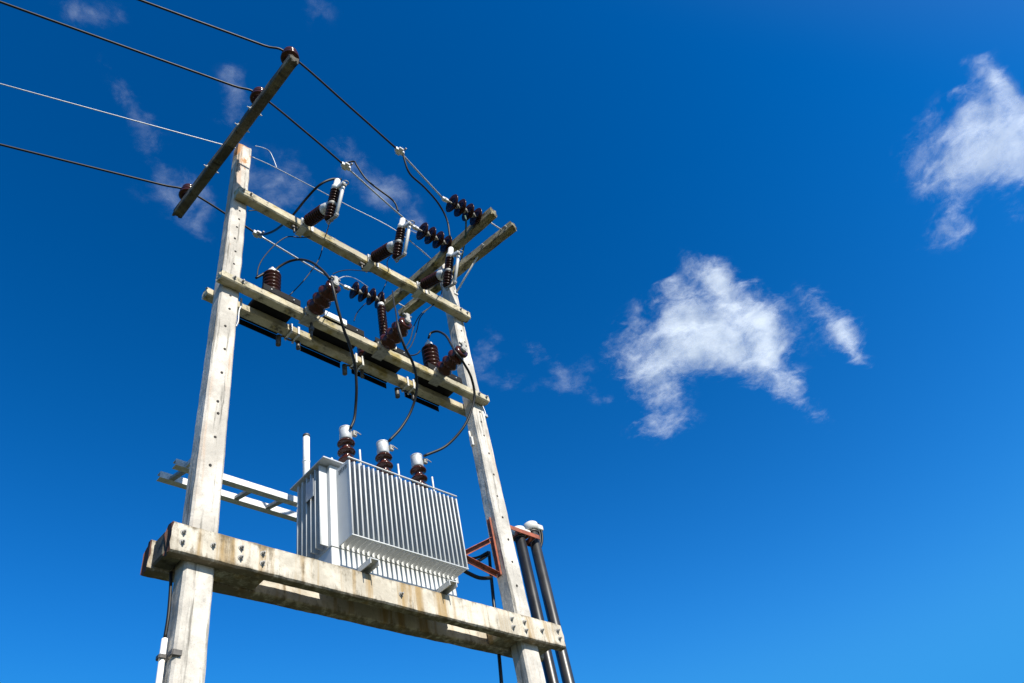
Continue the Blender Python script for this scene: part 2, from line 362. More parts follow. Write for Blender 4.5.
def link(name, bm, mats, parent=None):
    bmesh.ops.recalc_face_normals(bm, faces=bm.faces)
    me = bpy.data.meshes.new(name); bm.to_mesh(me); bm.free()
    for m in (mats if isinstance(mats, (list, tuple)) else [mats]): me.materials.append(m)
    o = bpy.data.objects.new(name, me); COL.objects.link(o)
    if parent: o.parent = parent
    return o

def tag(o, label=None, cat=None, group=None, kind=None):
    if label: o['label'] = label
    if cat: o['category'] = cat
    if group: o['group'] = group
    if kind: o['kind'] = kind
    return o

def thing(name, label, cat, loc=(0, 0, 0), rot=(0, 0, 0), group=None):
    o = bpy.data.objects.new(name, None); COL.objects.link(o)
    o.location = loc; o.rotation_euler = rot; o.empty_display_size = .1
    return tag(o, label, cat, group)

def dup(root, loc, rot, label, group=None):
    r = root.copy(); COL.objects.link(r); r.location = loc; r.rotation_euler = rot; r['label'] = label
    if group: r['group'] = group
    for ch in list(root.children):
        c = ch.copy(); COL.objects.link(c); c.parent = r
        for g in list(ch.children):
            e = g.copy(); COL.objects.link(e); e.parent = c
    return r

def recentre(o, p):
    """put a mesh object's origin at p without moving it"""
    p = Vector(p); o.data.transform(Matrix.Translation(-p)); o.location = p
    return o

# ------------------------------------------------------------------ ground
bm = bmesh.new()
bmesh.ops.create_grid(bm, x_segments=60, y_segments=60, size=9000)
g = link('ground', bm, [])
m, n, l, b = new_mat('dry grass ground')
tc = n.new("ShaderNodeTexCoord").outputs['Object']
a1 = nz(n, l, .35, 8, .65, tc); a2 = nz(n, l, 18, 6, .7, tc); a3 = nz(n, l, .02, 4, .5, tc)
c = mixc(n, l, ramp_fac(n, l, a1, .35, .65), (.034, .050, .016), (.062, .060, .026))
c = mixc(n, l, ramp_fac(n, l, a2, .4, .65, .6), c, (.03, .042, .014))
c = mixc(n, l, ramp_fac(n, l, a3, .45, .65, .5), c, (.08, .07, .036))
l.new(c, b.inputs['Base Color']); b.inputs['Roughness'].default_value = .95
g.data.materials.append(m); tag(g, kind='structure')

# ------------------------------------------------------------------ clouds: real sheets of vapour with thickness, far above
def vapour_mat(name, gain, dens, scale):
    m, n, l, b = new_mat(name)
    n.remove(b)
    out = n['Material Output']
    tc = n.new("ShaderNodeTexCoord").outputs['Object']
    at = n.new("ShaderNodeAttribute"); at.attribute_name = 'vapour'
    warp = nz(n, l, scale * .7, 4, .6, tc)
    wv = n.new("ShaderNodeVectorMath"); wv.operation = 'MULTIPLY_ADD'
    l.new(warp.outputs['Color'], wv.inputs[0]); wv.inputs[1].default_value = (60, 60, 60); l.new(tc, wv.inputs[2])
    t = nz(n, l, scale, 12, .62, wv.outputs[0])
    t2 = nz(n, l, scale * 3.2, 10, .65, wv.outputs[0], None, (31, 7, 3))
    def mth(op, a, b_):
        k = n.new("ShaderNodeMath"); k.operation = op
        for i, v in ((0, a), (1, b_)):
            if isinstance(v, (int, float)): k.inputs[i].default_value = v
            else: l.new(v, k.inputs[i])
        return k.outputs[0]
    nn = mth('ADD', mth('MULTIPLY', t.outputs[0], .74), mth('MULTIPLY', t2.outputs[0], .26))
    s = mth('ADD', at.outputs['Fac'], mth('MULTIPLY', mth('SUBTRACT', nn, .53), gain))
    mr = n.new("ShaderNodeMapRange"); mr.interpolation_type = 'SMOOTHERSTEP'
    mr.inputs[1].default_value = .02; mr.inputs[2].default_value = 1.75; mr.inputs[3].default_value = 0; mr.inputs[4].default_value = dens
    l.new(s, mr.inputs[0])
    # nothing where the field itself has run out
    edge = n.new("ShaderNodeMapRange"); edge.inputs[1].default_value = 0.0; edge.inputs[2].default_value = .22
    l.new(at.outputs['Fac'], edge.inputs[0])
    alpha = mth('MULTIPLY', mr.outputs[0], edge.outputs[0])
    df = n.new("ShaderNodeBsdfDiffuse"); df.inputs[0].default_value = (.88, .94, .97, 1)
    tr = n.new("ShaderNodeBsdfTranslucent"); tr.inputs[0].default_value = (.88, .94, .97, 1)
    mx = n.new("ShaderNodeMixShader"); mx.inputs[0].default_value = .62
    l.new(df.outputs[0], mx.inputs[1]); l.new(tr.outputs[0], mx.inputs[2])
    tp = n.new("ShaderNodeBsdfTransparent")
    m2 = n.new("ShaderNodeMixShader")
    l.new(alpha, m2.inputs[0]); l.new(tp.outputs[0], m2.inputs[1]); l.new(mx.outputs[0], m2.inputs[2])
    l.new(m2.outputs[0], out.inputs['Surface'])
    return m

def cloud(name, blobs, z, thick, mat, label, res=110, group=None):
    cx = sum(b[0] for b in blobs) / len(blobs); cy = sum(b[1] for b in blobs) / len(blobs)
    inv = []
    for (x, y, ax, ay, bx, by, s) in blobs:
        det = ax * by - ay * bx
        inv.append((x - cx, y - cy, by / det, -bx / det, -ay / det, ax / det, s))
    ext = [max(abs(b[0] - cx) + 2.6 * (abs(b[2]) + abs(b[4])) for b in blobs), max(abs(b[1] - cy) + 2.6 * (abs(b[3]) + abs(b[5])) for b in blobs)]
    h = 2 * max(ext) / res
    def field(x, y):
        f = 0.0
        w = noise.noise_vector(Vector((x * .012, y * .012, z))) * (h * 2.2)
        x += w.x; y += w.y
        for (px, py, a, b_, c_, d_, s) in inv:
            u = a * (x - px) + b_ * (y - py); v = c_ * (x - px) + d_ * (y - py)
            q = u * u + v * v
            if q < 9: f = f + s * math.exp(-q * .9) * (1 - .0 * f)
        return min(1.25, f) - .06
    nx = int(2 * ext[0] / h) + 1; ny = int(2 * ext[1] / h) + 1
    F = [[field(-ext[0] + i * h, -ext[1] + j * h) for j in range(ny)] for i in range(nx)]
    bm = bmesh.new(); lay = bm.verts.layers.float.new('vapour')
    top, bot = {}, {}
    def vert(i, j, side):
        d = top if side > 0 else bot
        if (i, j) not in d:
            f = max(F[i][j], 0)
            x, y = -ext[0] + i * h, -ext[1] + j * h
            k = noise.noise(Vector((x * .02, y * .02, 5))) * .5 + .75
            zz = side * thick * math.sqrt(f) * k if f > 0 else 0
            if f <= 0 and (i, j) in (bot if side > 0 else top): return (bot if side > 0 else top)[(i, j)]
            v = bm.verts.new((x, y, zz)); v[lay] = f; d[(i, j)] = v
        return d[(i, j)]
    for i in range(nx - 1):
        for j in range(ny - 1):
            q = [(i, j), (i + 1, j), (i + 1, j + 1), (i, j + 1)]
            if max(F[a][b_] for a, b_ in q) <= 0: continue
            for side in (1, -1):
                vv = [vert(a, b_, side) for a, b_ in q]
                try:
                    f = bm.faces.new(vv if side > 0 else vv[::-1]); f.smooth = True
                except ValueError: pass
    o = link(name, bm, mat)
    o.location = (cx, cy, z)
    return tag(o, label, 'cloud', group)

cloud('cloud', CLOUD_A, 900, 22, vapour_mat('cloud vapour dense', 3.6, .58, .015), 'larger torn white cloud right of the poles with a small detached puff beside it')
cloud('cloud', CLOUD_B, 900, 22, vapour_mat('cloud vapour thin', 3.6, .43, .015), 'hazier white cloud cut by the right edge, higher in the sky')
cloud('cloud_wisps', CLOUD_C, 1300, 10, vapour_mat('cloud vapour wisps', 4.6, .15, .012), 'faint scattered wisps of cloud behind the pole tops', 190)['kind'] = 'stuff'

# ------------------------------------------------------------------ the two concrete poles
def hw(z): return .1014 - .0041 * (z - 4.76)
def pole(xc, lean, top, seed, label, brk, holes):
    bm = bmesh.new()
    def prof(z):
        c = xc + lean * (z - 4.76); h = hw(z)
        return rect(c - h, c + h, -h, .055, .016)
    sweep(bm, 'z', -.25, top, prof, .055, .0036, 0, seed, .05)
    for z, dx in holes:
        c = xc + lean * (z - 4.76) + dx
        lathe(bm, (c, -hw(z) - .0015, z), (0, -1, 0), [(0, .012), (.0025, .011)], 10, 1)  # thin dark disc on the face, painted shade instead of a recess
    o = link('utility_pole', bm, [M['pole_rusty'] if brk else M['pole'], M['hole']])
    recentre(o, (xc, 0, 0))
    return tag(o, label, 'pole')
hl = [(z, .012 * math.sin(z * 9)) for z in (5.35, 5.62, 5.86, 5.98, 6.3, 6.58, 6.86, 7.1, 7.28, 7.55, 7.75, 7.95, 8.15, 8.35, 8.5, 8.65)]
pole(0, .0003, 9.97, 1, 'left concrete pole with orange stained broken top behind the high dark crossarm', 1, hl)
hr = [(z, .012 * math.sin(z * 7)) for z in (5.1, 5.35, 5.6, 5.85, 6.1, 6.38, 6.66, 6.9, 7.1, 7.25, 7.6, 7.8, 8.0, 8.2, 8.4, 8.6)]
pole(3.0, -.0024, 9.93, 2, 'right concrete pole with a pair of crossarms at its head and black pipes behind', 0, hr)

# ------------------------------------------------------------------ concrete beams and crossarms
def bar(name, axis, t0, t1, a, b, c, mat, seed, label, cat, origin, jit=.0038, bow=0, group=None):
    bm = bmesh.new()
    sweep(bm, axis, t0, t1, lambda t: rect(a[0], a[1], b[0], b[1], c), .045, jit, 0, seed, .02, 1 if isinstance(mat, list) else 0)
    o = link(name, bm, mat); recentre(o, origin)
    return tag(o, label, cat, group)

def bolt(parent, p, d, r=.02):
    """washer and hexagon head with thread end"""
    p = Vector(p) - parent.location
    bm = bmesh.new()
    lathe(bm, p, d, [(0, r * 1.35), (.004, r * 1.3)], 16)
    lathe(bm, p + Vector(d) * .004, d, [(0, r * .82), (.013, r * .82), (.016, r * .7)], 6, 0, False)
    lathe(bm, p + Vector(d) * .019, d, [(0, r * .42), (.014, r * .4)], 10)
    return link('bolt', bm, M['galv_dull'], parent)

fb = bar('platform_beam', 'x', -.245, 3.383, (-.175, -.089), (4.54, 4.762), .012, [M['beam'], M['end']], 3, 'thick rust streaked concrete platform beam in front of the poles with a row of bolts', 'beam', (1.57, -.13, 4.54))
for x, zs in ((-.17, (4.69, 4.617)), (.035, (4.65,)), (.233, (4.687, 4.612)), (.392, (4.687, 4.611)), (1.563, (4.647,)), (2.74, (4.684, 4.608)), (2.892, (4.683, 4.606)), (3.1, (4.648,)), (3.313, (4.685, 4.611))):
    for z in zs: bolt(fb, (x, -.175, z), (0, -1, 0), .0155)
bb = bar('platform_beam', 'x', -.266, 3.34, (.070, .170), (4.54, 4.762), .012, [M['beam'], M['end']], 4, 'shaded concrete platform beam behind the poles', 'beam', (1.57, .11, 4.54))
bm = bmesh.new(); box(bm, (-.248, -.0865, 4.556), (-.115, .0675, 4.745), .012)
tag(recentre(link('spacer_block', bm, M['arm_dark']), (-.165, -.016, 4.55)), 'concrete filler block between the platform beam ends left of the left pole', 'block')  # darker concrete than the other fillers paints in the shade between the beam ends
bm = bmesh.new(); box(bm, (.115, -.0865, 4.552), (.47, .0675, 4.74), .012)
tag(recentre(link('spacer_block', bm, M['beam']), (.29, -.016, 4.55)), 'concrete filler block between the platform beams just right of the left pole', 'block')
bm = bmesh.new(); box(bm, (2.66, -.0865, 4.552), (2.885, .0675, 4.74), .012)
tag(recentre(link('spacer_block', bm, M['beam']), (2.77, -.016, 4.55)), 'concrete filler block between the platform beams just left of the right pole', 'block')
bm = bmesh.new(); box(bm, (3.115, -.0865, 4.556), (3.29, .0675, 4.745), .012)
tag(recentre(link('spacer_block', bm, M['beam']), (3.2, -.016, 4.55)), 'concrete filler block between the platform beam ends right of the right pole', 'block')

fa = bar('crossarm', 'x', -.137, 3.088, (-.19, -.093), (7.363, 7.459), .012, M['arm'], 5, 'yellowish concrete crossarm across the front of the poles carrying the three fat brown insulators', 'crossarm', (1.5, -.14, 7.363))
ba = bar('crossarm', 'x', -.142, 3.05, (.056, .152), (7.363, 7.459), .012, M['arm'], 6, 'yellowish concrete crossarm behind the poles at mid height under the black trays', 'crossarm', (1.5, .1, 7.363))
ua = bar('crossarm', 'x', -.067, 3.098, (-.19, -.082), (8.80, 8.925), .014, M['arm'], 7, 'yellowish concrete crossarm carrying the three fuse cutouts above mid height', 'crossarm', (1.5, -.14, 8.8))
for x in (-.02, .06, 2.93, 3.04):
    bolt(fa, (x, -.19, 7.412), (0, -1, 0), .016); bolt(ua, (x if x < 1 else x, -.19, 8.865), (0, -1, 0), .016)
def yarm(y0, x0, y1, x1, z, s, mat, seed, label):
    """crossarm running front to back; a little skewed as bolted"""
    L = math.hypot(x1 - x0, y1 - y0)
    bm = bmesh.new()
    sweep(bm, 'y', -L / 2, L / 2, lambda t: rect(-s[0] / 2, s[0] / 2, -s[1] / 2, s[1] / 2, .012), .08, .0035, 0, seed, .03)
    o = link('crossarm', bm, mat)
    o.location = ((x0 + x1) / 2, (y0 + y1) / 2, z)
    o.rotation_euler = (0, 0, -math.atan2(x1 - x0, y1 - y0))
    return tag(o, label, 'crossarm')
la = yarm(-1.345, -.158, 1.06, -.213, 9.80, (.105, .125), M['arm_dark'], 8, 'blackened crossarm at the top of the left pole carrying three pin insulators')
ra = yarm(-1.13, 2.885, .935, 2.675, 9.84, (.12, .13), M['arm_moss'], 9, 'left one of the mossy twin crossarms at the right pole head, holding the disc strings')
rb = yarm(-1.13, 3.245, .91, 2.945, 9.84, (.115, .13), M['arm_moss'], 10, 'right one of the mossy twin crossarms at the right pole head, with a thin brace')
def side_bolt(parent, y, side, r=.016):
    bm = bmesh.new()
    d = Vector((side, 0, 0)); p = Vector((side * .0525, y, 0))
    lathe(bm, p, d, [(0, r * 1.35), (.004, r * 1.3)], 14); lathe(bm, p + d * .004, d, [(0, r * .82), (.014, r * .8)], 6, 0, False)
    lathe(bm, p + d * .018, d, [(0, r * .4), (.02, r * .38)], 8)
    return link('bolt', bm, M['galv'], parent)
for y in (.45, -.45, -.2): side_bolt(la, y, -1); side_bolt(la, y, 1)
for y in (-.85, -.3, .3): side_bolt(ra, y, 1)
for y in (-.95, -.55): side_bolt(rb, y, -1)
# tie bolts across the twin arms
for y, lab in ((-.98, 'thin tie rod between the near ends of the twin crossarms'), (.78, 'thin tie rod between the far ends of the twin crossarms')):
    xa = 2.885 + (y + 1.13) / 2.065 * (2.675 - 2.885); xb = 3.245 + (y + 1.13) / 2.04 * (2.945 - 3.245)
    bm = bmesh.new(); cyl(bm, (xa + .06, y, 9.86), (xb - .057, y, 9.86), .009)
    tag(recentre(link('tie_rod', bm, M['galv']), (xa + .06, y, 9.86)), lab, 'rod')
bm = bmesh.new(); cyl(bm, (3.172, -.62, 9.90), (3.03, -.092, 9.36), .013); box(bm, (3.0, -.098, 9.33), (3.06, -.0805, 9.40), .003)
tag(recentre(link('brace_rod', bm, M['galv']), (3.03, -.09, 9.36)), 'thin grey brace from the right one of the twin crossarms down to the right pole', 'brace')

# ------------------------------------------------------------------ pin insulators
def pin_proto():
    t = thing('pin_insulator', 'x', 'insulator')
    bm = bmesh.new()
    lathe(bm, (0, 0, .075), (0, 0, 1), [(0, .05), (.0, .088), (.012, .1), (.03, .098), (.045, .078), (.06, .074), (.068, .088), (.085, .092), (.098, .080), (.11, .066), (.125, .064), (.135, .074), (.16, .076), (.178, .064), (.186, .03)], 26)
    link('porcelain_body', bm, M['brown_red'], t)
    bm = bmesh.new(); cyl(bm, (0, 0, -.0), (0, 0, .08), .028); lathe(bm, (0, 0, 0), (0, 0, 1), [(0, .046), (.012, .046), (.03, .036)], 18)
    link('pin', bm, M['galv'], t)
    bm = bmesh.new(); tube(bm, [(math.cos(a) * .067, math.sin(a) * .067, .193) for a in [k * math.pi / 7 for k in range(14)]], .007)
    link('tie_wire', bm, M['rubber'], t)
    return t
pins = [((-.156, -1.262, 9.863), 'brown pin insulator on the near, highest end of the dark crossarm'),
        ((-.176, -.675, 9.863), 'brown pin insulator part way along the dark crossarm, nearer its high end'),
        ((-.208, .865, 9.863), 'brown pin insulator on the far, lowest end of the dark crossarm')]
p0 = pin_proto()
for k, (loc, lab) in enumerate(pins):
    if k == 0: p0.location = loc; p0['label'] = lab; p0['group'] = 'pin insulators on the dark crossarm'
    else: dup(p0, loc, (0, 0, k * .7), lab, 'pin insulators on the dark crossarm')

# ------------------------------------------------------------------ strain insulator strings (local +X runs from the conductor to the arm)
SL = .70
def string_proto():
    t = thing('strain_insulator', 'x', 'insulator')
    for k in range(4):
        x0 = .125 + k * .128
        bm = bmesh.new()
        lathe(bm, (x0, 0, 0), (1, 0, 0), [(.022, .012), (.016, .03), (.006, .05), (.014, .058), (.002, .072), (.010, .08), (.0, .120), (.006, .127), (.022, .118), (.045, .082), (.066, .05), (.074, .032)], 26, 0, True, False)
        dsc = link('disc', bm, M['brown'], t)
        bm = bmesh.new(); lathe(bm, (x0 + .06, 0, 0), (1, 0, 0), [(0, .038), (.02, .039), (.045, .028), (.06, .014)], 14); cyl(bm, (x0 - .03, 0, 0), (x0 + .02, 0, 0), .012, 10)
        link('metal_cap', bm, M['galv_dull'], dsc)
    bm = bmesh.new()
    cyl(bm, (-.03, 0, 0), (.11, 0, 0), .012, 10); box(bm, (-.02, -.022, -.03), (.07, .022, .016), .006); cyl(bm, (.02, -.03, -.008), (.02, .03, -.008), .01, 8)
    link('dead_end_clamp', bm, M['galv'], t)
    bm = bmesh.new(); cyl(bm, (.59, 0, 0), (SL, 0, 0), .012, 10); box(bm, (SL - .035, -.02, -.02), (SL + .005, .02, .02), .004)
    link('clevis', bm, M['galv'], t)
    return t
s0 = string_proto()
srot = [-.06, -.05, -.12]
strs = [((2.235, -.905, 9.86), 'string of four brown discs on the near end of the left twin crossarm'),
        ((2.19, -.355, 9.86), 'string of four brown discs above the right pole top, middle of the three'),
        ((2.03, .935, 9.86), 'lowest string of four brown discs, at the far end of the left twin crossarm')]
for k, (loc, lab) in enumerate(strs):
    if k == 0: s0.location = loc; s0.rotation_euler = (0, 0, srot[0]); s0['label'] = lab; s0['group'] = 'insulator strings at the twin crossarms'
    else: dup(s0, loc, (0, 0, srot[k]), lab, 'insulator strings at the twin crossarms')

# ------------------------------------------------------------------ fuse cutouts on the upper crossarm (local origin on the arm's front face)
def cutout_proto():
    t = thing('fuse_cutout', 'x', 'fuse cutout')
    al = R(20); o = Vector((.07, -math.cos(al), -math.sin(al))).normalized(); u = Vector((0, -math.sin(al), math.cos(al))); u = (u - o * u.dot(o)).normalized(); sd = o.cross(u)
    rot = Matrix((sd, -o, u)).transposed()
    bm = bmesh.new()
    box(bm, (-.045, -.018, -.075), (.03, -.004, .065), .003)
    box(bm, (.075, -.014, -.075), (.105, -.004, .065), .003)
    box(bm, (-.045, -.014, .065), (.03, .125, .073), .002); box(bm, (-.045, -.014, -.083), (.03, .125, -.0765), .002)
    for x in (-.03, .015):
        for z in (-.04, .0, .04): lathe(bm, (x, -.018, z), (0, -1, 0), [(0, .008), (.006, .007)], 8, 1)
    cyl(bm, o * .0 + Vector((0, -.01, 0)), o * .07, .048, 16)
    link('bracket', bm, [M['galv'], M['hole']], t)
    bm = bmesh.new()
    pr = [(.06, .052)]
    for k in range(8):
        s = .08 + k * .034
        pr += [(s, .055), (s + .012, .073), (s + .022, .073), (s + .028, .056)]
    pr += [(.36, .052)]
    lathe(bm, (0, 0, 0), o, pr, 20)
    link('mount_insulator', bm, M['brown'], t)
    bm = bmesh.new(); lathe(bm, (0, 0, 0), o, [(.35, .058), (.37, .066), (.42, .058), (.455, .03)], 16); box(bm, o * .43 + Vector((-.02, -.02, .04)), o * .43 + Vector((.02, .02, .08)), .006)
    link('end_cap', bm, M['galv'], t)
    c = o * .50
    bm = bmesh.new()
    for s0_, s1_ in ((-.215, -.012), (.02, .20)):
        pr = []
        nn = 5
        for k in range(nn):
            q = s0_ + (s1_ - s0_) * k / nn; w = (s1_ - s0_) / nn
            pr += [(q, .036), (q + w * .35, .052), (q + w * .6, .052), (q + w * .85, .036)]
        lathe(bm, c, u, pr + [(s1_, .036)], 18)
    link('fuse_insulator', bm, M['brown'], t)
    bm = bmesh.new(); lathe(bm, c, u, [(-.018, .043), (-.012, .047), (.016, .047), (.022, .043)], 16)
    link('centre_band', bm, M['galv_dull'], t)
    bm = bmesh.new()
    lathe(bm, c, u, [(.19, .048), (.25, .046), (.27, .034), (.34, .032), (.35, .024)], 16)
    vs_ = box(bm, (-.02, -.15, .195), (.02, .01, .235), .006); bmesh.ops.transform(bm, matrix=Matrix.Translation(c) @ rot.to_4x4(), verts=vs_)
    link('top_cap', bm, M['white'], t)
    bm = bmesh.new()
    vs_ = box(bm, (-.024, -.175, .165), (.024, -.09, .2), .006); bmesh.ops.transform(bm, matrix=Matrix.Translation(c) @ rot.to_4x4(), verts=vs_)
    tube(bm, [c + o * .18 + u * .2 + sd * (.03 * math.cos(a)) + o * (.03 * math.sin(a)) for a in [k * math.pi / 5 for k in range(10)]], .006)
    link('top_contact', bm, M['galv_dull'], t)
    bm = bmesh.new(); cyl(bm, c + o * .135 - u * .20, c + o * .15 + u * .19, .019, 14)
    link('fuse_tube', bm, M['tube'], t)
    bm = bmesh.new()
    for (lo, hi) in (((-.018, -.15, -.245), (.018, .02, -.232)), ((-.018, -.155, -.232), (.018, -.115, -.20)), ((-.012, -.04, -.275), (.012, 0, -.246))):
        vs_ = box(bm, lo, hi, .004); bmesh.ops.transform(bm, matrix=Matrix.Translation(c) @ rot.to_4x4(), verts=vs_)
    link('hinge', bm, M['galv_dull'], t)
    return t
c0 = cutout_proto()
cuts = [((.70, -.192, 8.865), 'fuse cutout with white tube nearest the left pole on the upper crossarm'),
        ((1.57, -.192, 8.865), 'fuse cutout with white tube midway along the upper crossarm'),
        ((2.285, -.192, 8.865), 'fuse cutout with white tube right in front of the right pole top')]
for k, (loc, lab) in enumerate(cuts):
    if k == 0: c0.location = loc; c0['label'] = lab; c0['group'] = 'fuse cutouts on the upper crossarm'
    else: dup(c0, loc, (0, 0, 0), lab, 'fuse cutouts on the upper crossarm')

# ------------------------------------------------------------------ fat brown insulators reaching forward from the middle crossarm
def bushing_proto():
    t = thing('line_insulator', 'x', 'insulator')
    o = Vector((0, -1, .04)).normalized()
    bm = bmesh.new()
    box(bm, (-.06, -.012, -.056), (.06, -.0035, .056), .003); box(bm, (-.06, -.012, .051), (.06, .115, .059), .002); box(bm, (-.06, -.012, -.0585), (.06, .115, -.0525), .002)
    lathe(bm, (0, -.004, 0), o, [(0, .062), (.03, .07), (.055, .07), (.06, .06)], 20)
    link('clamp', bm, M['galv_dull'], t)
    bm = bmesh.new()
    pr = [(.05, .055)]
    for k in range(3):
        s = .065 + k * .098
        pr += [(s, .062), (s + .012, .088), (s + .03, .098), (s + .05, .094), (s + .07, .078), (s + .09, .062)]
    pr += [(.365, .056), (.372, .076), (.40, .078), (.412, .05)]
    lathe(bm, (0, 0, 0), o, pr, 26)
    link('porcelain_body', bm, M['brown_red'], t)
    bm = bmesh.new(); cyl(bm, o * .405, o * .445, .034, 14); box(bm, o * .43 + Vector((-.022, -.02, -.02)), o * .43 + Vector((.022, .02, .095)), .006); cyl(bm, o * .43 + Vector((-.05, 0, .075)), o * .43 + Vector((.05, 0, .075)), .012, 10)
    link('terminal', bm, M['galv_dull'], t)
    return t
b0 = bushing_proto()
fats = [((.765, -.1915, 7.411), 'fat red brown insulator reaching forward near the left end of the middle crossarm'),
        ((1.612, -.1915, 7.411), 'fat red brown insulator reaching forward from the centre of the middle crossarm'),
        ((2.35, -.1915, 7.411), 'fat red brown insulator reaching forward beside the right pole')]
for k, (loc, lab) in enumerate(fats):
    if k == 0: b0.location = loc; b0['label'] = lab; b0['group'] = 'fat insulators on the middle crossarm'
    else: dup(b0, loc, (0, 0, 0), lab, 'fat insulators on the middle crossarm')

# ------------------------------------------------------------------ black trays across the middle crossarms, with what stands on them
def tray(x0, x1, label, hw_=None):
    t = thing('equipment_tray', label, 'tray', ((x0 + x1) / 2, .02, 7.462), group='black trays on the middle crossarms')
    w = (x1 - x0) / 2
    bm = bmesh.new()
    box(bm, (-w, -.205, .0), (w, .225, .010), .002)
    box(bm, (-w, -.205, .012), (w, -.197, .088), .002); box(bm, (-w, .217, .012), (w, .225, .062), .002); box(bm, (-w, .2255, -.075), (w, .2335, .0), .002)
    box(bm, (-w, -.195, .012), (-w + .008, .215, .05), .002); box(bm, (w - .008, -.195, .012), (w, .215, .05), .002)
    link('channel', bm, M['black'], t)
    for sx in (-.6, .6):
        bm = bmesh.new(); lathe(bm, (w * sx, -.2055, .038), (0, -1, 0), [(0, .009), (.004, .009), (.012, .006)], 6, 0, False); link('bolt', bm, M['galv'], t)
    return t, w
t1, w1 = tray(.27, .665, 'black tray under the short brown post insulator next to the left pole')
t2, w2 = tray(.93, 1.40, 'black tray with white flat box on its front, right of the first fat insulator')
t3, w3 = tray(1.54, 1.985, 'black tray under the tall slim post insulator')
t4, w4 = tray(2.23, 2.71, 'black tray under the short brown post insulator next to the right pole')
def galv_box(x0, x1, label):
    bm = bmesh.new()
    box(bm, (x0, -.212, 7.478), (x1, -.190, 7.552), .004); box(bm, (x0 + .01, -.185, 7.476), (x1 - .02, -.02, 7.535), .004)
    o = recentre(link('switch_box', bm, M['white']), ((x0 + x1) / 2, -.1, 7.476)); return tag(o, label, 'box')
galv_box(.925, 1.175, 'white flat metal box on the front of the second black tray')
bm = bmesh.new(); box(bm, (1.70, -.212, 7.478), (1.79, -.188, 7.56), .004); box(bm, (1.72, -.188, 7.55), (1.77, -.05, 7.575), .003)
tag(recentre(link('switch_box', bm, M['white']), (1.75, -.2, 7.478)), 'small white metal bracket box on the front of the tray with the slim post', 'box')
def strip(x0, x1, y, z, label):
    bm = bmesh.new(); box(bm, (x0, y - .02, z), (x1, y + .02, z + .022), .003); box(bm, (x0 + .05, y - .03, z + .022), (x0 + .09, y + .03, z + .045), .003)
    cyl(bm, (x0 + .03, y, z - .12), (x0 + .03, y, z + .05), .010, 8); cyl(bm, (x1 - .03, y, z - .12), (x1 - .03, y, z + .03), .010, 8)
    tag(recentre(link('mounting_strip', bm, M['galv']), (x0, y, z)), label, 'bracket')
strip(1.02, 1.36, -.03, 7.60, 'pale galvanised strip on bolts above the white flat box')
strip(1.83, 1.96, -.05, 7.60, 'short pale galvanised strip on bolts beside the small white bracket box')
def post_proto():
    t = thing('post_insulator', 'x', 'insulator')
    bm = bmesh.new()
    pr = [(.02, .06)]
    for k in range(8):
        s = .03 + k * .045
        pr += [(s, .058), (s + .008, .076), (s + .024, .076), (s + .034, .060)]
    pr += [(.395, .056), (.41, .04)]
    lathe(bm, (0, 0, 0), (0, 0, 1), pr, 24); link('porcelain_body', bm, M['brown'], t)
    bm = bmesh.new(); lathe(bm, (0, 0, 0), (0, 0, 1), [(0, .07), (.022, .07), (.03, .05)], 18); link('base_flange', bm, M['galv_dull'], t)
    bm = bmesh.new(); lathe(bm, (0, 0, 0), (0, 0, 1), [(.40, .036), (.44, .038), (.452, .03)], 16); cyl(bm, (0, 0, .45), (0, 0, .49), .012, 8); box(bm, (.0, -.014, .44), (.06, .014, .468), .004); link('metal_cap', bm, M['galv'], t)
    return t
q0 = post_proto()
q0.location = (.425, -.05, 7.473); q0.scale = (1.16, 1.16, 1.16); q0['label'] = 'short ribbed brown post insulator on the black tray next to the left pole'; q0['group'] = 'short post insulators on the trays'
dup(q0, (2.41, -.06, 7.473), (0, 0, .4), 'short ribbed brown post insulator on the black tray next to the right pole', 'short post insulators on the trays').scale = (1.24, 1.24, 1.3)
t = thing('post_insulator', 'tall slim ribbed brown post insulator behind the central fat insulator', 'insulator', (1.80, -.02, 7.473))
bm = bmesh.new(); pr = [(.02, .045)]
for k in range(17):
    s = .03 + k * .05
    pr += [(s, .034), (s + .012, .05), (s + .024, .05), (s + .038, .034)]
lathe(bm, (0, 0, 0), (0, 0, 1), pr + [(.89, .034)], 20); link('porcelain_body', bm, M['brown'], t)
bm = bmesh.new(); lathe(bm, (0, 0, 0), (0, 0, 1), [(0, .06), (.022, .06), (.03, .045)], 16); link('base_flange', bm, M['galv_dull'], t)
bm = bmesh.new(); lathe(bm, (0, 0, 0), (0, 0, 1), [(.88, .036), (.93, .036), (.94, .02)], 16); link('metal_cap', bm, M['galv'], t)
t = thing('post_insulator', 'small dark brown insulator tucked behind the central fat insulator at its left', 'insulator', (1.60, .0, 7.473))
bm = bmesh.new(); pr = [(.02, .045)]
for k in range(5):
    s = .03 + k * .05
    pr += [(s, .05), (s + .012, .066), (s + .028, .066), (s + .042, .05)]
lathe(bm, (0, 0, 0), (0, 0, 1), pr + [(.285, .045), (.30, .03)], 20); link('porcelain_body', bm, M['brown_red'], t)
bm = bmesh.new(); cyl(bm, (0, 0, .29), (0, 0, .335), .022, 10); link('metal_cap', bm, M['galv'], t)
t.location = (1.575, .07, 7.473)

